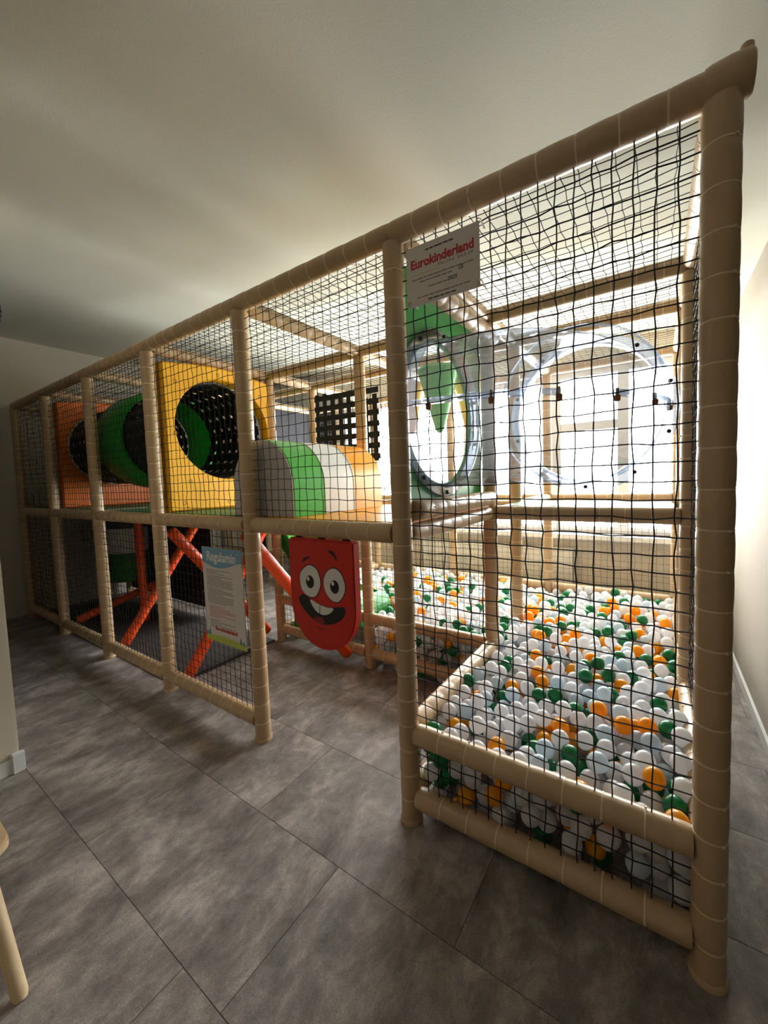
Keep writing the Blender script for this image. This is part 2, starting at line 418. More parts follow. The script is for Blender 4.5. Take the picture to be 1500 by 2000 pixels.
for i in (1, 2):
    net_x(i, 1, ZL+.03, ZH-.03); net_x(i, 1, ZH+.03, ZM-.03)
for i in range(6):
    net_x(i, 3, ZH+.03, ZM-.03, r=.0014); net_x(i, 3, ZM+.03, ZT-.03, r=.0014) if i > 0 else None
def net_y(x, j, z0, z1, **k): return net((x, Y[j]+E_, z0), (0, 1, 0), (0, 0, 1), Y[j+1]-Y[j]-2*E_, z1-z0, **k)
for j in range(3): net_y(X[0], j, ZH+.03, ZT-.03)
net_y(X[1], 0, ZL+.03, ZH-.03); net_y(X[6], 0, ZL+.03, ZT-.03); net_y(X[6], 2, ZL+.03, ZT-.03)
net_y(X[3], 2, ZM+.03, ZT-.03, r=.0014); net_y(X[4], 2, ZL+.03, ZM-.03, r=.0014); net_y(X[4], 2, ZM+.03, ZT-.03, r=.0014)
for i in range(6):   # roof nets, a little slack
    for j in range(3):
        net((X[i+1]+E_, Y[j]+E_, ZT), (1, 0, 0), (0, 1, 0), X[i]-X[i+1]-2*E_, Y[j+1]-Y[j]-2*E_, hexa=(.04 if i == 0 else .12), sag=.015, jit=.0028, r=.0017)
# added black cloth panels that block light to darken the left end
def cloth(x0, x1, y, z0, z1): return MB().box(x0, x1, y-.0015, y+.0015, z0, z1).build('added_dark_cloth', M['cloth'], FR, smooth=False)
for i in (4, 5): cloth(X[i+1]+.045, X[i]-.045, Y[1], ZL, ZM-.045)
cloth(X[6]+.045, X[5]-.045, Y[1], ZM+.045, ZT-.045)
MB().box(X[4]-.0015, X[4]+.0015, Y[2]+.045, Y[3]-.045, ZM+.045, ZT-.045).build('added_dark_cloth', M['cloth'], FR, smooth=False)  # added dark sheet in place of dark mesh, also blocking light
# padded decks -----------------------------------------------------
def deck(x0, x1, y0, y1, m): return MB().box(x0, x1, y0, y1, ZM-.015, ZM+.038).build('deck_mat', M[m], FR, smooth=False, bevel=.008)
deck(X[2]+.05, X[1]-.05, .045, .885, 'mat_yellow')
for i in (2, 3, 4, 5): deck(X[i+1]+.05, X[i]-.05, .045, .885, 'mat_green')
for i in (3, 4, 5): deck(X[i+1]+.05, X[i]-.05, Y[1]+.05, Y[2]-.05, 'mat_grey')
deck(X[1]+.05, X[0]-.05, Y[1]+.05, Y[2]-.05, 'mat_green')
MB().box(X[6]+.06, X[3]-.02, .05, .88, .001, .018).build('floor_shade_sheet', M['floor_shade'], FR, smooth=False, bevel=.006)  # added dark sheet standing in for shade on the floor under the decks
MB().box(-.985, -.945, .05, .885, ZM+.036, ZM+.052).build('orange_edge_strip', M['orange_vinyl'], FR, smooth=False, bevel=.004)

# ------------------------------------------------------------------ panels with a round hole
def hole_panel(x, th, y0, y1, z0, z1, cy, cz, R, material, name, parent, n=64, dome=0, cr=.05, bev=.012):
    b = MB(); vs = []
    def outer(w):
        dy, dz = math.cos(w), math.sin(w)
        ts = []
        ts.append(((y1 if dy > 0 else y0)-cy)/dy if abs(dy) > 1e-6 else 1e9)
        ts.append(((z1 if dz > 0 else z0)-cz)/dz if abs(dz) > 1e-6 else 1e9)
        t = min(ts); yy, zz = cy+dy*t, cz+dz*t
        if dome and dz > 0 and zz > z1-1e-6: zz += dome*math.cos((yy-(y0+y1)/2)/(y1-y0)*PI)
        return yy, zz
    ang = [2*PI*k/n for k in range(n)]
    for c in ((y0, z0), (y1, z0), (y0, z1), (y1, z1)):
        a = math.atan2(c[1]-cz, c[0]-cy) % (2*PI)
        k = min(range(n), key=lambda q: abs(ang[q]-a)); ang[k] = a
    rings = []
    for xx, ins, rr in ((x-th/2, bev, R+bev*.6), (x-th/2+bev, 0, R), (x+th/2-bev, 0, R), (x+th/2, bev, R+bev*.6)):
        o_, i_ = [], []
        for w in ang:
            yy, zz = outer(w); dy, dz = yy-cy, zz-cz; l = math.hypot(dy, dz); s = (l-ins)/l
            o_.append((xx, cy+dy*s, cz+dz*s)); i_.append((xx, cy+rr*math.cos(w), cz+rr*math.sin(w)))
        rings.append((o_, i_))
    vs = [v for o_, i_ in rings for v in o_+i_]
    O = lambda q, k: q*2*n+k % n
    I = lambda q, k: q*2*n+n+k % n
    fs = []
    for k in range(n):
        fs.append((O(0, k), O(0, k+1), I(0, k+1), I(0, k))); fs.append((O(3, k), I(3, k), I(3, k+1), O(3, k+1)))
        for q in range(3):
            fs.append((O(q, k), O(q+1, k), O(q+1, k+1), O(q, k+1))); fs.append((I(q, k), I(q, k+1), I(q+1, k+1), I(q+1, k)))
    b.add(vs, fs)
    return b.build(name, M[material], parent)
TC = (.49, 1.80); TR = .365
def crawl_panel(x, m, rim, label):
    t = thing('crawl_gate', (x, .48, ZM+.04), label, 'crawl gate')
    hole_panel(x, .10, .06, .885, ZM+.042, 2.215, TC[0], TC[1], TR, m, 'panel', t, dome=.04)
    for yy, zz in ((.15, 1.27), (.48, 1.26), (.8, 1.27), (.14, 2.1), (.8, 2.1), (.12, 1.75), (.845, 1.5), (.2, 1.42), (.76, 1.42), (.45, 2.2)):
        MB().lathe((x+.047, yy, zz), (1, 0, 0), [(0, .014), (.0035, .014), (.004, .009), (.001, .006)], 12).build('bolt_recess', M[rim], t)
    return t
crawl_panel(X[3], 'yellow', 'dark_yellow', 'yellow moulded crawl gate with round hole at right end of the black tunnel')
crawl_panel(X[5], 'orange_panel', 'dark_yellow', 'dark orange moulded crawl gate with round hole at far left end of tunnel')
# crawl tunnel of black webbing with the green hoop
tn = thing('crawl_tunnel', ((X[3]+X[5])/2, TC[0], TC[1]-TR), 'black webbing crawl tunnel with green hoop strung between yellow and orange panels', 'tunnel')
def webbing(x0, x1, name, bulge):
    b = MB(); L = x1-x0; n = 36
    def rad(x): return TR-.012+bulge*math.sin(PI*(x-x0)/L)
    def patch(x_, w_, dx, dw, rr, nu, nw):
        vs, fs = [], []
        for a in range(nu+1):
            for c in range(nw+1):
                xx = x_+dx*a/nu; ww = w_+dw*c/nw; q = rad(xx)+rr
                vs.append((xx, TC[0]+q*math.cos(ww), TC[1]+q*math.sin(ww)))
        for a in range(nu):
            for c in range(nw):
                i = a*(nw+1)+c; fs.append((i, i+1, i+nw+2, i+nw+1))
        b.add(vs, fs)
    nl = 22
    for k in range(nl): patch(x0, 2*PI*k/nl, L, 2*PI/nl*.74, .001, 8, 1)
    nr = max(3, round(L/.105))
    for k in range(nr): patch(x0+L*(k+.15)/nr, 0, L/nr*.72, 2*PI, -.003, 1, n)
    o = b.build(name, M['strap'], tn); o['kind'] = 'stuff'
    so = o.modifiers.new('thickness', 'SOLIDIFY'); so.thickness = .003
    return o
webbing(X[3]-.05, -3.66, 'webbing', .02) if False else None
webbing(-3.70, X[3]-.045, 'webbing', .015); webbing(X[5]+.045, -4.10, 'webbing', .015)
MB().lathe((-4.12, TC[0], TC[1]), (1, 0, 0), [(0, .40), (.02, .415), (.42, .415), (.44, .40), (.44, .372), (.43, .365), (.01, .365), (0, .372), (0, .40)], 56, caps=False).build('green_hoop', M['green'], tn)
for a, c in (((-3.90, .45, 2.222), (-4.45, .25, 2.27)), ((-3.89, .47, 2.222), (-3.66, .62, 2.28)), ((-3.87, .5, 2.222), (-3.62, .35, 2.27)), ((-4.5, .45, 2.18), (-4.75, .3, 2.27))):
    MB().tube([a, ((a[0]+c[0])/2, (a[1]+c[1])/2, (a[2]+c[2])/2-.004), c], .0045, 6).build('hanging_rope', M['cord'], tn)

# ------------------------------------------------------------------ barrel hurdle on the amber deck
hb = thing('hurdle_block', (-1.9, .43, ZM+.04), 'round topped foam hurdle striped grey green white and amber on upper deck', 'hurdle')
def arch(hw, h, n=20):
    return [(-hw, 0)]+[(-hw*math.cos(PI*k/n), h-hw+hw*math.sin(PI*k/n)) for k in range(n+1)]+[(hw, 0)]
def arch_slab(y0, y1, m, name, hw=.243, h=.405):
    return MB().extrude(arch(hw, h), lambda u, v, t: (-1.905+u, t, ZM+.04+v), y0, y1).build(name, M[m], hb, bevel=0)
arch_slab(.062, .072, 'grey_vinyl', 'end_face'); arch_slab(.072, .285, 'bright_green', 'green_band', .246, .408)
arch_slab(.285, .525, 'white_vinyl', 'white_band', .246, .408); arch_slab(.525, .80, 'orange_vinyl', 'amber_band', .246, .408)
for yy in (.285, .525):
    a = arch(.249, .411); MB().extrude(a, lambda u, v, t: (-1.905+u, t, ZM+.04+v), yy-.003, yy+.003).build('seam', M['white_vinyl'], hb)

# ------------------------------------------------------------------ woven strap wall
sw = thing('strap_wall', (-2.45, 1.37, 1.2), 'wall of woven black straps hanging in front of the bright window', 'climbing net')
random.seed(3)
for k in range(8):
    x = -2.80+k*.096; top = 2.20-.016*k+random.uniform(-.02, .03)
    MB().box(x-.024, x+.024, 1.368, 1.372, 1.55, top).build('strap', M['strap'], sw, smooth=False)
for k in range(7):
    z = 1.60+k*.092
    MB().extrude([(-2.84, z-.024), (-2.09, z-.024-.01), (-2.09, z+.024-.01), (-2.84, z+.024)], lambda u, v, t: (u, t, v), 1.3725, 1.3765).build('strap', M['strap'], sw, smooth=False)

# ------------------------------------------------------------------ green wall with the clear elbow tube
gp = thing('green_wall_panel', (-.99, .45, 1.2), 'green board with round opening behind the clear tube flange', 'panel')
hole_panel(-1.005, .02, .03, .888, 1.235, 2.255, .42, 1.685, .325, 'green_board', 'board', gp, bev=.004)
ct = thing('clear_tube', (-.45, .6, 1.28), 'clear plastic elbow crawl tube with round flanges behind the front net', 'tunnel')
ZC = 1.685; BR = .51; TRR = .335; AC = (-.94, .93)
def elbow(th0, th1, r, nt=20, nr=36, w0=0, w1=2*PI):
    b = MB(); vs, fs = [], []
    for a in range(nt+1):
        th = th0+(th1-th0)*a/nt
        for c in range(nr+1):
            w = w0+(w1-w0)*c/nr; q = BR+r*math.cos(w)
            vs.append((AC[0]+q*math.sin(th), AC[1]-q*math.cos(th), ZC+r*math.sin(w)))
    for a in range(nt):
        for c in range(nr):
            i = a*(nr+1)+c; fs.append((i, i+nr+1, i+nr+2, i+1))
    return b.add(vs, fs)
elbow(0, PI/2, TRR).build('tube_shell', M['clear'], ct)
def flange_y(p, d, name):
    MB().lathe(p, d, [(0, TRR-.004), (0, .385), (.010, .388), (.014, .384), (.014, .345), (.05, TRR+.002), (.05, TRR-.004), (0, TRR-.004)], 64, caps=False).build(name, M['clear_rim'], ct)
flange_y((-.992, .42, ZC), (1, 0, 0), 'flange')
flange_y((-.43, .915, ZC), (0, -1, 0), 'flange')
MB().lathe((-.43, .60, ZC), (0, 1, 0), [(0, TRR), (.004, TRR+.012), (.016, TRR+.012), (.02, TRR)], 64, caps=False).build('joint_ring', M['clear_rim'], ct)
def seam_strip():
    b = MB(); n = 28; vs, fs = [], []
    for a in range(n+1):
        th = PI/2*a/n
        for q, z in ((BR+TRR-.003, ZC-.010), (BR+TRR+.028, ZC-.010), (BR+TRR+.028, ZC+.010), (BR+TRR-.003, ZC+.010)):
            vs.append((AC[0]+q*math.sin(th), AC[1]-q*math.cos(th), z))
    for a in range(n):
        for k in range(4): fs.append((a*4+k, a*4+(k+1) % 4, a*4+4+(k+1) % 4, a*4+4+k))
    b.add(vs, fs).build('seam_strip', M['clear_rim'], ct)
seam_strip()
for th in (.08, .36, .64, .92, 1.2, 1.45):
    q = BR+TRR+.018; c = (AC[0]+q*math.sin(th), AC[1]-q*math.cos(th), ZC-.034)
    MB().lathe(c, (0, 0, 1), [(0, .006), (.003, .011), (.022, .012), (.024, .006), (.050, .005)], 10).build('bolt', M['bolt'], ct)
for k in range(10):
    w = 2*PI*k/10+.3
    MB().lathe((-.43+.366*math.cos(w), .899, ZC+.366*math.sin(w)), (0, -1, 0), [(0, .010), (.006, .010), (.009, .006)], 10).build('bolt', M['dark_bolt'], ct)
    MB().lathe((-.977, .42+.366*math.cos(w), ZC+.366*math.sin(w)), (1, 0, 0), [(0, .010), (.006, .010), (.009, .006)], 10).build('bolt', M['dark_bolt'], ct)

# hanging cones seen through the tube
def cone(x, y, r, z0, z1, m, label):
    t = thing('hanging_cone', (x, y, z0), label, 'hanging cone')
    b = MB().lathe((x, y, z0), (0, 0, 1), [(0, .012), (.02, .03), (z1-z0-.02, r), (z1-z0, r-.012)], 24)
    b.build('cone', M[m], t)
    MB().tube([(x, y, z1), (x, y, ZT-.01)], .006, 6).build('hanging_strap', M['strap'], t)
cone(-1.40, 1.15, .145, 1.70, 2.14, 'bright_green', 'green upside down foam cone hanging beyond the clear tube')
cone(-1.28, 1.375, .11, 1.72, 2.11, 'yellow', 'yellow upside down foam cone hanging right of the green cone')
cone(-1.66, 1.2, .11, 1.72, 2.08, 'orange_vinyl', 'amber upside down foam cone hanging left of the green cone')

# ------------------------------------------------------------------ hanging pad with a face
pd = thing('hanging_pad', (-1.41, -.02, .86), 'red vinyl pad with laughing cartoon face hanging in the entrance', 'hanging pad')
PY = -.022
pt3 = lambda u, v, t: (-1.41+u, t, .86+v)
hw, topv, botv = .202, .268, -.243
out = [(-hw, topv), (-hw, -.03)]+[(hw*math.cos(PI+PI*k/20), -.035+(.035+botv)*-1*math.sin(PI+PI*k/20)) for k in range(1, 20)]+[(hw, -.03), (hw, topv)]
padb = MB().extrude(out, pt3, PY, PY+.05)
padb.build('cushion', M['red'], pd, bevel=.008)
MB().tube([pt3(u, v, PY+.003) for u, v in [(-hw+.006, topv-.01), (-hw+.006, -.03)]+[((hw-.006)*math.cos(PI+PI*k/20), -.035+(.035+botv+.006)*-1*math.sin(PI+PI*k/20)) for k in range(1, 20)]+[(hw-.006, -.03), (hw-.006, topv-.01)]], .0035, 6).build('piping', M['red'], pd)
for u in (-.15, 0, .15):
    MB().box(-1.41+u-.02, -1.41+u+.02, PY+.02, PY+.026, 1.124, 1.15).build('hanging_strap', M['strap'], pd, smooth=False)
def decal(pts, m, name, parent, lvl, sm=True):
    p = smooth_loop(pts) if sm else pts
    return MB().extrude(p, pt3, PY-.0008-.0009*lvl, PY+.002).build(name, M[m], parent, smooth=False)
eyeL = [(-.13,.062),(-.122,.107),(-.069,.145),(-.02,.132),(.002,.087),(-.001,.049),(-.033,.003),(-.079,-.001),(-.115,.02)]
eyeR = [(.025,.081),(.047,.125),(.088,.145),(.129,.129),(.152,.078),(.143,.035),(.108,-.002),(.065,.003),(.034,.035)]
def grow(p, s):
    cx = sum(q[0] for q in p)/len(p); cz = sum(q[1] for q in p)/len(p)
    return [(cx+(q[0]-cx)*s, cz+(q[1]-cz)*s) for q in p]
for e_, pu, gl in ((eyeL, (-.063, .068), (-.073, .082)), (eyeR, (.091, .063), (.082, .078))):
    eo = decal(grow(e_, 1.06), 'black', 'eye', pd, 0)
    decal(e_, 'white', 'eye_white', eo, 1)
    decal([(pu[0]+.026*math.cos(w), pu[1]+.030*math.sin(w)) for w in [2*PI*k/12 for k in range(12)]], 'black', 'pupil', eo, 2)
    decal([(gl[0]+.009*math.cos(w), gl[1]+.010*math.sin(w)) for w in [2*PI*k/10 for k in range(10)]], 'white', 'glint', eo, 3)
decal([(-.112,.154),(-.094,.177),(-.056,.187),(-.082,.170)], 'black', 'eyebrow', pd, 1)
decal([(.059,.220),(.084,.222),(.101,.203),(.111,.178),(.090,.200)], 'black', 'eyebrow', pd, 1)
mo = decal([(-.143,-.018),(-.123,.001),(-.097,-.001),(-.067,-.014),(-.014,-.028),(.05,-.034),(.112,-.025),(.139,-.023),(.148,-.042),(.134,-.069),(.102,-.095),(.045,-.116),(-.007,-.119),(-.059,-.104),(-.105,-.076),(-.135,-.046)], 'black', 'mouth', pd, 0)
decal([(-.067,-.016),(-.014,-.030),(.037,-.037),(.076,-.036),(.067,-.053),(.044,-.068),(.012,-.076),(-.024,-.069),(-.052,-.046)], 'white', 'teeth', mo, 1)
decal([(-.006,-.032),(-.003,-.032),(-.007,-.073),(-.010,-.073)], 'black', 'tooth_gap', mo, 2, False)
decal([(-.046,-.102),(-.025,-.091),(-.002,-.089),(.017,-.101),(.019,-.114),(-.013,-.116)], 'tongue', 'tongue', mo, 1)
decal([(-.048,-.131),(-.009,-.142),(.037,-.138),(-.009,-.148)], 'dark_red', 'chin_line', pd, 0)

# ------------------------------------------------------------------ signs
def text(s, size, m, name, parent, loc, bold=0, shear=0, width=None, spacing=1):
    c = bpy.data.curves.new(name, 'FONT'); c.body = s; c.size = size; c.align_x = 'CENTER'; c.align_y = 'CENTER'
    c.offset = bold; c.extrude = .0004; c.shear = shear; c.resolution_u = 4; c.space_character = spacing
    t = bpy.data.objects.new('tmp', c); COL.objects.link(t)
    bpy.context.view_layer.update()
    me = bpy.data.meshes.new_from_object(t.evaluated_get(bpy.context.evaluated_depsgraph_get()))
    bpy.data.objects.remove(t); me.name = name
    xs_ = [v.co.x for v in me.vertices]; sc = width/(max(xs_)-min(xs_)) if width else 1
    mid = (max(xs_)+min(xs_))/2
    for v in me.vertices: v.co = Vector(((v.co.x-mid)*sc, -v.co.z, v.co.y))
    me.materials.clear(); me.materials.append(M[m])
    o = bpy.data.objects.new(name, me); COL.objects.link(o); o.parent = parent; o.location = Vector(loc)-world_loc(parent)
    return o
def fine_print(lines, x0, yf, m, name, parent, h):
    # rows of print too small to read: one thin raised bar per word
    b = MB()
    for z, a, w in lines:
        x = x0+a; end = x0+a+w
        while x < end-.004:
            l = min(random.uniform(.008, .03), end-x); b.box(x, x+l, yf-.0006, yf+.0005, z-h/2, z+h/2); x += l+.0035
    o = b.build(name, M[m], parent, smooth=False); o['kind'] = 'stuff'; return o
# small plate at the top
s1 = thing('sign_plate', (-.737, -.05, 1.99), 'white manufacturer plate with red lettering tied to the upper net', 'sign')
y1 = -.052
MB().box(-.874, -.600, y1, y1+.003, 1.988, 2.190).build('plate', M['board'], s1, smooth=False, bevel=.0008)
text('Eurokinderland', .042, 'sign_red', 'lettering', s1, (-.737, y1-.0004, 2.128), bold=.0012, width=.236)
text('POLSKA GROUP', .012, 'sign_grey', 'lettering', s1, (-.685, y1-.0004, 2.103), width=.125, spacing=1.6)
fine_print([(2.166, .078, .105)], -.874, y1, 'sign_dark', 'fine_print', s1, .0045)
fine_print([(2.078, .022, .23), (2.066, .052, .125), (2.043, .085, .07), (2.015, .04, .2)], -.874, y1, 'sign_grey', 'fine_print', s1, .003)
fine_print([(2.001, .085, .105)], -.874, y1, 'sign_dark', 'fine_print', s1, .004)
MB().box(-.855, -.745, y1-.0005, y1, 2.092, 2.0935).build('rule', M['sign_lime'], s1, smooth=False)
text('15', .018, 'sign_dark', 'handwriting', s1, (-.664, y1-.0004, 2.069), shear=.3)
text('2025', .018, 'sign_dark', 'handwriting', s1, (-.697, y1-.0004, 2.046), shear=.2)
for px, pz in ((-.868, 2.183), (-.607, 2.183), (-.868, 1.996), (-.607, 1.996)):
    MB().tube([(px, y1-.004, pz), (px+.004, y1-.010, pz+.008), (px+.007, y1+.01, pz+.016), (px+.004, .002, pz+.01)], .0028, 6).build('fastening_tie', M['tie'], s1)
# rules board at the entrance
s2 = thing('rules_board', (-2.14, -.05, .5), 'tall white rules board with blue header tied to the lower net', 'sign')
y2 = -.050; bx0, bx1, bz0, bz1 = -2.328, -1.950, .498, 1.040
MB().box(bx0, bx1, y2, y2+.004, bz0, bz1).build('board', M['board'], s2, smooth=False, bevel=.001)
hd = [(bx0+.001, bz1-.001), (bx0+.001, .955)]+[(bx0+.001+(bx1-bx0-.002)*k/16, .955-.028*math.sin(PI*k/16*1.25)) for k in range(1, 16)]+[(bx1-.001, .955+.012), (bx1-.001, bz1-.001)]
MB().extrude(hd, lambda u, v, t: (u, t, v), y2-.0006, y2+.001).build('header', M['sign_blue'], s2, smooth=False)
text('Regulamin', .075, 'white', 'lettering', s2, (-2.140, y2-.0014, .989), bold=.0016, width=.275)
rows = [(.912, .235), (.902, .115), (.892, .175)]
z = .878
for k in range(7): rows.append((z, random.choice((.24, .245, .25, .14)))); z -= .0098
z -= .004
for k in range(4): rows.append((z, random.choice((.24, .25, .16, .20)))); z -= .0098
z -= .002
for k in range(5): rows.append((z, random.choice((.25, .25, .18)))); z -= .0098
fine_print([(a, .035, w) for a, w in rows], bx0, y2, 'sign_grey', 'fine_print', s2, .0034)
z -= .012
fine_print([(z-.0098*k, .045, w) for k, w in enumerate((.12, .20, .25, .245, .15, .245, .10))], bx0, y2, 'sign_pink', 'fine_print', s2, .0034)
z -= .0098*7+.010
fine_print([(z-.0105*k, .045, w) for k, w in enumerate((.10, .245, .11, .24, .06))], bx0, y2, 'sign_grey', 'fine_print', s2, .003)
text('Eurokinderland', .03, 'sign_red', 'lettering', s2, (-2.130, y2-.0006, .578), bold=.001, width=.205)
gr = [(bx0+.001, bz0+.001), (bx1-.001, bz0+.001), (bx1-.001, bz0+.026)]+[(bx1-.001-(bx1-bx0-.002)*k/12, bz0+.026+.014*math.sin(PI*k/12)+.004*k/12) for k in range(1, 12)]+[(bx0+.001, bz0+.034)]
MB().extrude(gr, lambda u, v, t: (u, t, v), y2-.0006, y2+.001).build('grass_strip', M['sign_lime'], s2, smooth=False)
for tx, tz, hh in ((bx0+.012, bz0+.034, .026), (bx0+.036, bz0+.034, .042), (bx1-.048, bz0+.03, .036), (bx1-.022, bz0+.027, .024)):
    MB().extrude([(tx-.012, tz), (tx+.012, tz), (tx, tz+hh)], lambda u, v, t: (u, t, v), y2-.0009, y2+.001).build('printed_tree', M['tree_blue'], s2, smooth=False)
for px, pz in ((bx1-.004, .78), (bx1-.006, .955), (bx0+.004, .78), (bx1-.006, .515)):
    MB().tube([(px, y2-.003, pz), (px+.006, y2-.008, pz+.003), (px+.012, y2+.01, pz+.006), (px+.012, .0, pz+.006)], .004, 6).build('fastening_tie', M['tie'], s2)

# ------------------------------------------------------------------ orange foam poles on the lower level
def pole(p0, p1, label, r=.038):
    d = (Vector(p1)-Vector(p0)); c = Vector(p0)
    o = MB(); L = d.length; dn = d.normalized(); n = round(L/.16); st = L/n; prof = [(0, r*.85)]
    ties = MB()
    for i in range(n):
        t = i*st; prof += [(t+st*.06, r), (t+st*.5, r*1.03), (t+st*.94, r), (t+st, r*.95 if i < n-1 else r*.85)]
        if i < n-1: ties.lathe(c+dn*(t+st-.003), dn, [(0, r*.94), (.001, r*.99), (.005, r*.99), (.006, r*.94)], 14, caps=False)
    o = MB().lathe(p0, d, prof, 16).build('foam_pole', M['orange_foam'], None, origin=p0)
    t = ties.build('cable_ties', M['orange_foam'], o, origin=p0); t['kind'] = 'stuff'; t.location = (0, 0, 0)
    return tag(o, label, 'foam pole', None)
pole((-3.93, .11, .06), (-3.95, .84, 1.08), 'orange foam pole leaning back from the floor behind fourth post from entrance')
pole((-2.88, .10, .06), (-2.90, .84, 1.08), 'orange foam pole rising behind the rules board from the bottom rail')
pole((-2.99, .84, .10), (-2.99, .10, 1.08), 'orange foam pole sloping down from the upper deck left of rules board')
pole((-2.06, .84, .10), (-2.13, .10, 1.10), 'orange foam pole sloping down behind the red face pad')
pole((-4.93, .09, .10), (-4.86, .84, .32), 'orange foam pole lying low near the floor at far left')
pole((-4.56, .53, .02), (-4.56, .53, 1.15), 'dark orange upright foam pole in the middle of lower level')
# striped punch bag
pb = thing('punch_bag', (-5.25, .70, .40), 'hanging cylinder bag in dark white and green bands behind the upright pole', 'punch bag')
for z0, z1, m, nm in ((.34, .66, 'green', 'green_band'), (.66, .94, 'white_vinyl', 'white_band'), (.94, 1.04, 'mat_grey', 'dark_band')):
    MB().lathe((-5.25, .70, z0), (0, 0, 1), [(0, .19), (.01, .20), (z1-z0-.01, .20), (z1-z0, .19)], 28).build(nm, M[m], pb)
MB().tube([(-5.25, .70, 1.04), (-5.25, .70, 1.158)], .01, 8).build('hanging_strap', M['strap'], pb)

# ------------------------------------------------------------------ green slide
sl = thing('slide', (-2.65, 1.18, .3), 'green plastic slide running down into the ball pit', 'slide')
def slide():
    prof = [(-.190, .10), (-.185, .05), (-.17, .015), (-.12, 0), (.12, 0), (.17, .015), (.185, .05), (.190, .10)]
    path = [(-3.36, 1.17), (-3.24, 1.15), (-3.09, 1.06), (-2.86, .82), (-2.66, .58), (-2.5, .43), (-2.36, .40), (-2.24, .40), (-2.20, .395)]
    b = MB(); vs, fs = [], []; n = len(prof)
    for i, (px, pz) in enumerate(path):
        s = 1
        h = 1 if i < 5 else (.8 if i == 5 else (.45 if i == 6 else (.2 if i == 7 else .05)))
        vs += [(px, 1.18+u*s, pz+v*h) for u, v in prof]
    for i in range(len(path)-1):
        fs += [(i*n+k, i*n+k+1, (i+1)*n+k+1, (i+1)*n+k) for k in range(n-1)]
    o = b.add(vs, fs).build('chute', M['bright_green'], sl)
    so = o.modifiers.new('thickness', 'SOLIDIFY'); so.thickness = .02; so.offset = -1
    top = [(px, pz+.15) for px, pz in path[:6]]+[(-2.38, .46), (-2.20, .43)]
    arc = [(-2.20+.17*math.sin(PI*k/16), .26+.17*math.cos(PI*k/16)) for k in range(1, 9)]
    low = [(px, pz-.045) for px, pz in path[:6]][::-1]
    MB().extrude(arc+[(-2.20, .26)], lambda u, v, t: (u, t, v), .982, 1.378).build('nose', M['green'], sl, smooth=False)
    for yy in (.966, 1.378):
        MB().extrude(top+arc+[(-2.38, .26)]+low, lambda u, v, t: (u, t, v), yy, yy+.016).build('side_wall', M['green'], sl, smooth=False)
    MB().box(-2.86, -2.80, 1.02, 1.34, 0, .74).build('support', M['green'], sl, smooth=False, bevel=.01)
slide()

# ------------------------------------------------------------------ stool and pendant lamp at the left edge
st = thing('stool', (-1.92, -1.10, 0), 'small pale wooden stool with splayed round legs at the left edge', 'stool')
sx, sy = -1.955, -1.165
sq = []
for qx, qy, w0 in ((1, 1, 0), (-1, 1, PI/2), (-1, -1, PI), (1, -1, 3*PI/2)):
    sq += [(sx+qx*.13+.05*math.cos(w0+PI/2*k/8), sy+qy*.13+.05*math.sin(w0+PI/2*k/8)) for k in range(9)]
MB().extrude(sq, lambda u, v, t: (u, v, t), .292, .322).build('seat', M['wood'], st, bevel=.004)
for qx in (1, -1):
    for qy in (1, -1):
        MB().tube([(sx+qx*.375, sy+qy*.135, 0), (sx+qx*.37, sy+qy*.135, .012), (sx+qx*.13, sy+qy*.12, .294)], [.014, .018, .021], 14).build('leg', M['wood'], st)
lc = Vector((-1.80, -.985, 1.93))
pl = thing('pendant_lamp', tuple(lc), 'dark wire mesh pendant lamp cut off by the left edge', 'lamp')
cage = MB()
for k in range(13):
    t = -.085+.17*k/12; rr = .088*math.sqrt(max(.12, 1-(t/.1)**2))
    cage.tube([(lc.x+rr*math.cos(w), lc.y+rr*math.sin(w), lc.z+t) for w in [2*PI*q/24 for q in range(25)]], .0022, 5)
for q in range(20):
    w = 2*PI*q/20
    cage.tube([(lc.x+.088*math.sqrt(max(.12, 1-(t/.1)**2))*math.cos(w), lc.y+.088*math.sqrt(max(.12, 1-(t/.1)**2))*math.sin(w), lc.z+t) for t in [-.085+.17*k/8 for k in range(9)]], .0018, 5)
cage.build('wire_cage', M['metal'], pl)
MB().lathe((lc.x, lc.y, lc.z+.02), (0, 0, 1), [(0, .01), (.01, .02), (.06, .022), (.07, .01)], 14).build('lamp_holder', M['metal'], pl)
MB().tube([(lc.x, lc.y, lc.z+.08), (lc.x, lc.y, ceil_z(lc.x))], .004, 6).build('cord', M['black'], pl)

# ------------------------------------------------------------------ ball pit
random.seed(11)
BRD = .0335
CAM = Vector((-.1214, -1.2454, 1.3877))
posts_xy = [(X[i], Y[j]) for i in range(4) for j in range(4)]
def inside(x, y):
    g = .043
    if not (y < Y[3]-g and x < X[0]-g): return False
    if y > Y[1]-.001 and x > X[3]+.06:
        ok = (y > Y[1]+g) or (x > X[1]+g)
    else: ok = x > X[1]+g and y > g
    if not ok: return False
    if x < -1.92 and 0.95 < y < 1.43: return False
    for a, c in posts_xy:
        if (x-a)**2+(y-c)**2 < (PR+BRD+.003)**2: return False
    return True
def edge_dist(x, y):
    d = [y] if x > X[1] else [y-Y[1]]
    if y < Y[1]: d.append(x-X[1])
    return min(d)
def surface(x, y): return .385+.022*math.sin(3.1*x+1.3)*math.cos(2.7*y)+.015*math.sin(7*x+5*y)-.012*max(0, 1-edge_dist(x, y)/.12)
grid = {}; balls = []; CS = .07
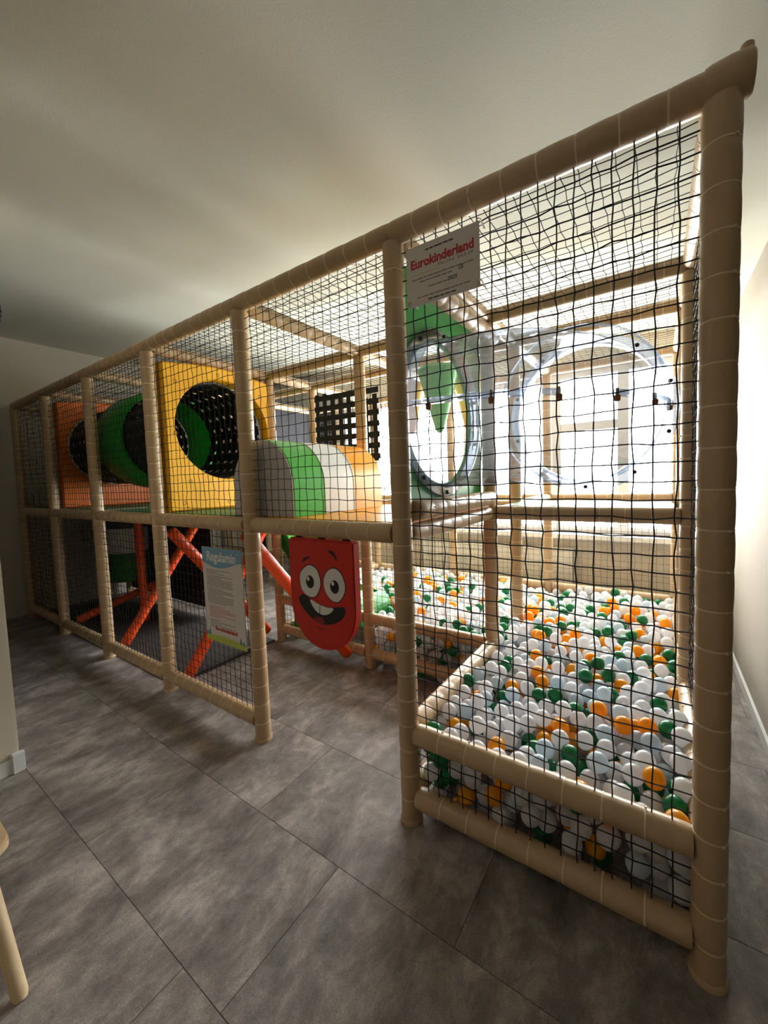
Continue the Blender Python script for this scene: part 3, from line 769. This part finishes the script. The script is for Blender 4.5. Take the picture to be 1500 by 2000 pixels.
def rest(x, y):
    z = BRD if edge_dist(x, y) < .13 else .20
    gx, gy = int(math.floor(x/CS)), int(math.floor(y/CS))
    for a in (-1, 0, 1):
        for c in (-1, 0, 1):
            for bx, by, bz in grid.get((gx+a, gy+c), ()):
                d2 = (x-bx)**2+(y-by)**2
                if d2 < 4*BRD*BRD:
                    t = bz+math.sqrt(4*BRD*BRD-d2)
                    if t > z: z = t
    return z
fails = 0
while fails < 60 and len(balls) < 4500:
    best = None
    for _ in range(22):
        while True:
            x = random.uniform(X[3]+.05, X[0]-.04); y = random.uniform(.04, Y[3]-.04)
            if inside(x, y): break
        z = rest(x, y)
        m = z-surface(x, y)
        if m < 0 and (best is None or z < best[2]): best = (x, y, z)
    if best is None: fails += 1; continue
    fails = 0
    balls.append(best); grid.setdefault((int(math.floor(best[0]/CS)), int(math.floor(best[1]/CS))), []).append(best)
def sphere_mesh(name, nseg, nring, m):
    bm = bmesh.new(); bmesh.ops.create_uvsphere(bm, u_segments=nseg, v_segments=nring, radius=BRD)
    me = bpy.data.meshes.new(name); bm.to_mesh(me); bm.free()
    me.polygons.foreach_set('use_smooth', [True]*len(me.polygons)); me.materials.append(M[m]); return me
kinds = ['ball_white', 'ball_blue', 'ball_orange', 'ball_green']
cnames = {'ball_white': 'white', 'ball_blue': 'milky blue white', 'ball_orange': 'orange', 'ball_green': 'green'}
def colour(b):
    # loose clusters of colour, as children leave them
    q = random.random()+.08*math.sin(9*b[0]+4*b[1])
    return 'ball_orange' if q < .17 else 'ball_green' if q < .30 else 'ball_blue' if q < .43 else 'ball_white'
random.seed(5)
balls = [(b, colour(b)) for b in balls]
def exposed(b):
    if b[2] > surface(b[0], b[1])-.045: return True
    return b[0] > X[1] and b[1] < .085 and b[2] < .34
order = sorted((k for k in range(len(balls)) if exposed(balls[k][0])), key=lambda k: (Vector(balls[k][0])-CAM).length)
single = set(order[:300])
near = {k: sphere_mesh(k, 24, 14, k) for k in kinds}
for k in sorted(single):
    (x, y, z), kd = balls[k]
    o = bpy.data.objects.new('pit_ball', near[kd]); o.location = (x, y, z); COL.objects.link(o)
    low = (y < .085 and z < .33)
    side = ('beside the left rail' if x < -.80 else 'left of middle' if x < -.48 else 'right of middle' if x < -.17 else 'beside the right rail')
    if low:
        where = 'under padded front rail, %s' % side; zone = 'under front rail '+side
    else:
        dep = 0 if y < .12 else 1 if y < .24 else 2 if y < .38 else 3 if y < .54 else 4 if y < .72 else 5
        where = ['right behind front rail', 'second row from front rail', 'third row from front rail', 'fourth row from front rail', 'halfway back', 'far back'][dep]+', %s' % side
        zone = '%d%s' % (dep, side)
    nb = {}
    for (b2, k2) in balls:
        if abs(b2[0]-x) < .075 and abs(b2[1]-y) < .075 and b2[2] > z-.03 and (b2[0], b2[1], b2[2]) != (x, y, z):
            if (b2[0]-x)**2+(b2[1]-y)**2+(b2[2]-z)**2 < .0745**2 and k2 in ('ball_orange', 'ball_green'): nb[k2] = nb.get(k2, 0)+1
    words = ['no', 'one', 'two', 'three', 'four', 'five']
    t_ = ' and '.join('%s %s' % (words[min(5, nb[q])], cnames[q]) for q in ('ball_orange', 'ball_green') if q in nb)
    lab = '%s ball %s%s' % (cnames[kd].replace('milky blue white', 'milky'), where, ' touching '+t_ if t_ else ' among pale balls')
    tag(o, lab, 'ball', '%s pit balls, %s%s' % (cnames[kd], where, ', touching '+t_ if t_ else ', pale neighbours'))
rest_b = MB(); n1, n2 = 12, 8
sv, sf = [(0, 0, -BRD)], []
for a in range(1, n2):
    for c in range(n1):
        w, p = 2*PI*c/n1, -PI/2+PI*a/n2; sv.append((BRD*math.cos(p)*math.cos(w), BRD*math.cos(p)*math.sin(w), BRD*math.sin(p)))
sv.append((0, 0, BRD)); top = len(sv)-1
for c in range(n1):
    sf.append((0, 1+(c+1) % n1, 1+c)); sf.append((top, top-n1+c, top-n1+(c+1) % n1))
for a in range(n2-2):
    for c in range(n1): sf.append((1+a*n1+c, 1+a*n1+(c+1) % n1, 1+(a+1)*n1+(c+1) % n1, 1+(a+1)*n1+c))
for k, (b, kd) in enumerate(balls):
    if k not in single: rest_b.add([(b[0]+v[0], b[1]+v[1], b[2]+v[2]) for v in sv], sf, kinds.index(kd))
ro = rest_b.build('pit_balls', [M[k] for k in kinds])
tag(ro, 'bed of white orange and green plastic balls filling the rest of the ball pit', 'balls', None, 'stuff')
print('balls', len(balls), 'exposed', len(order))
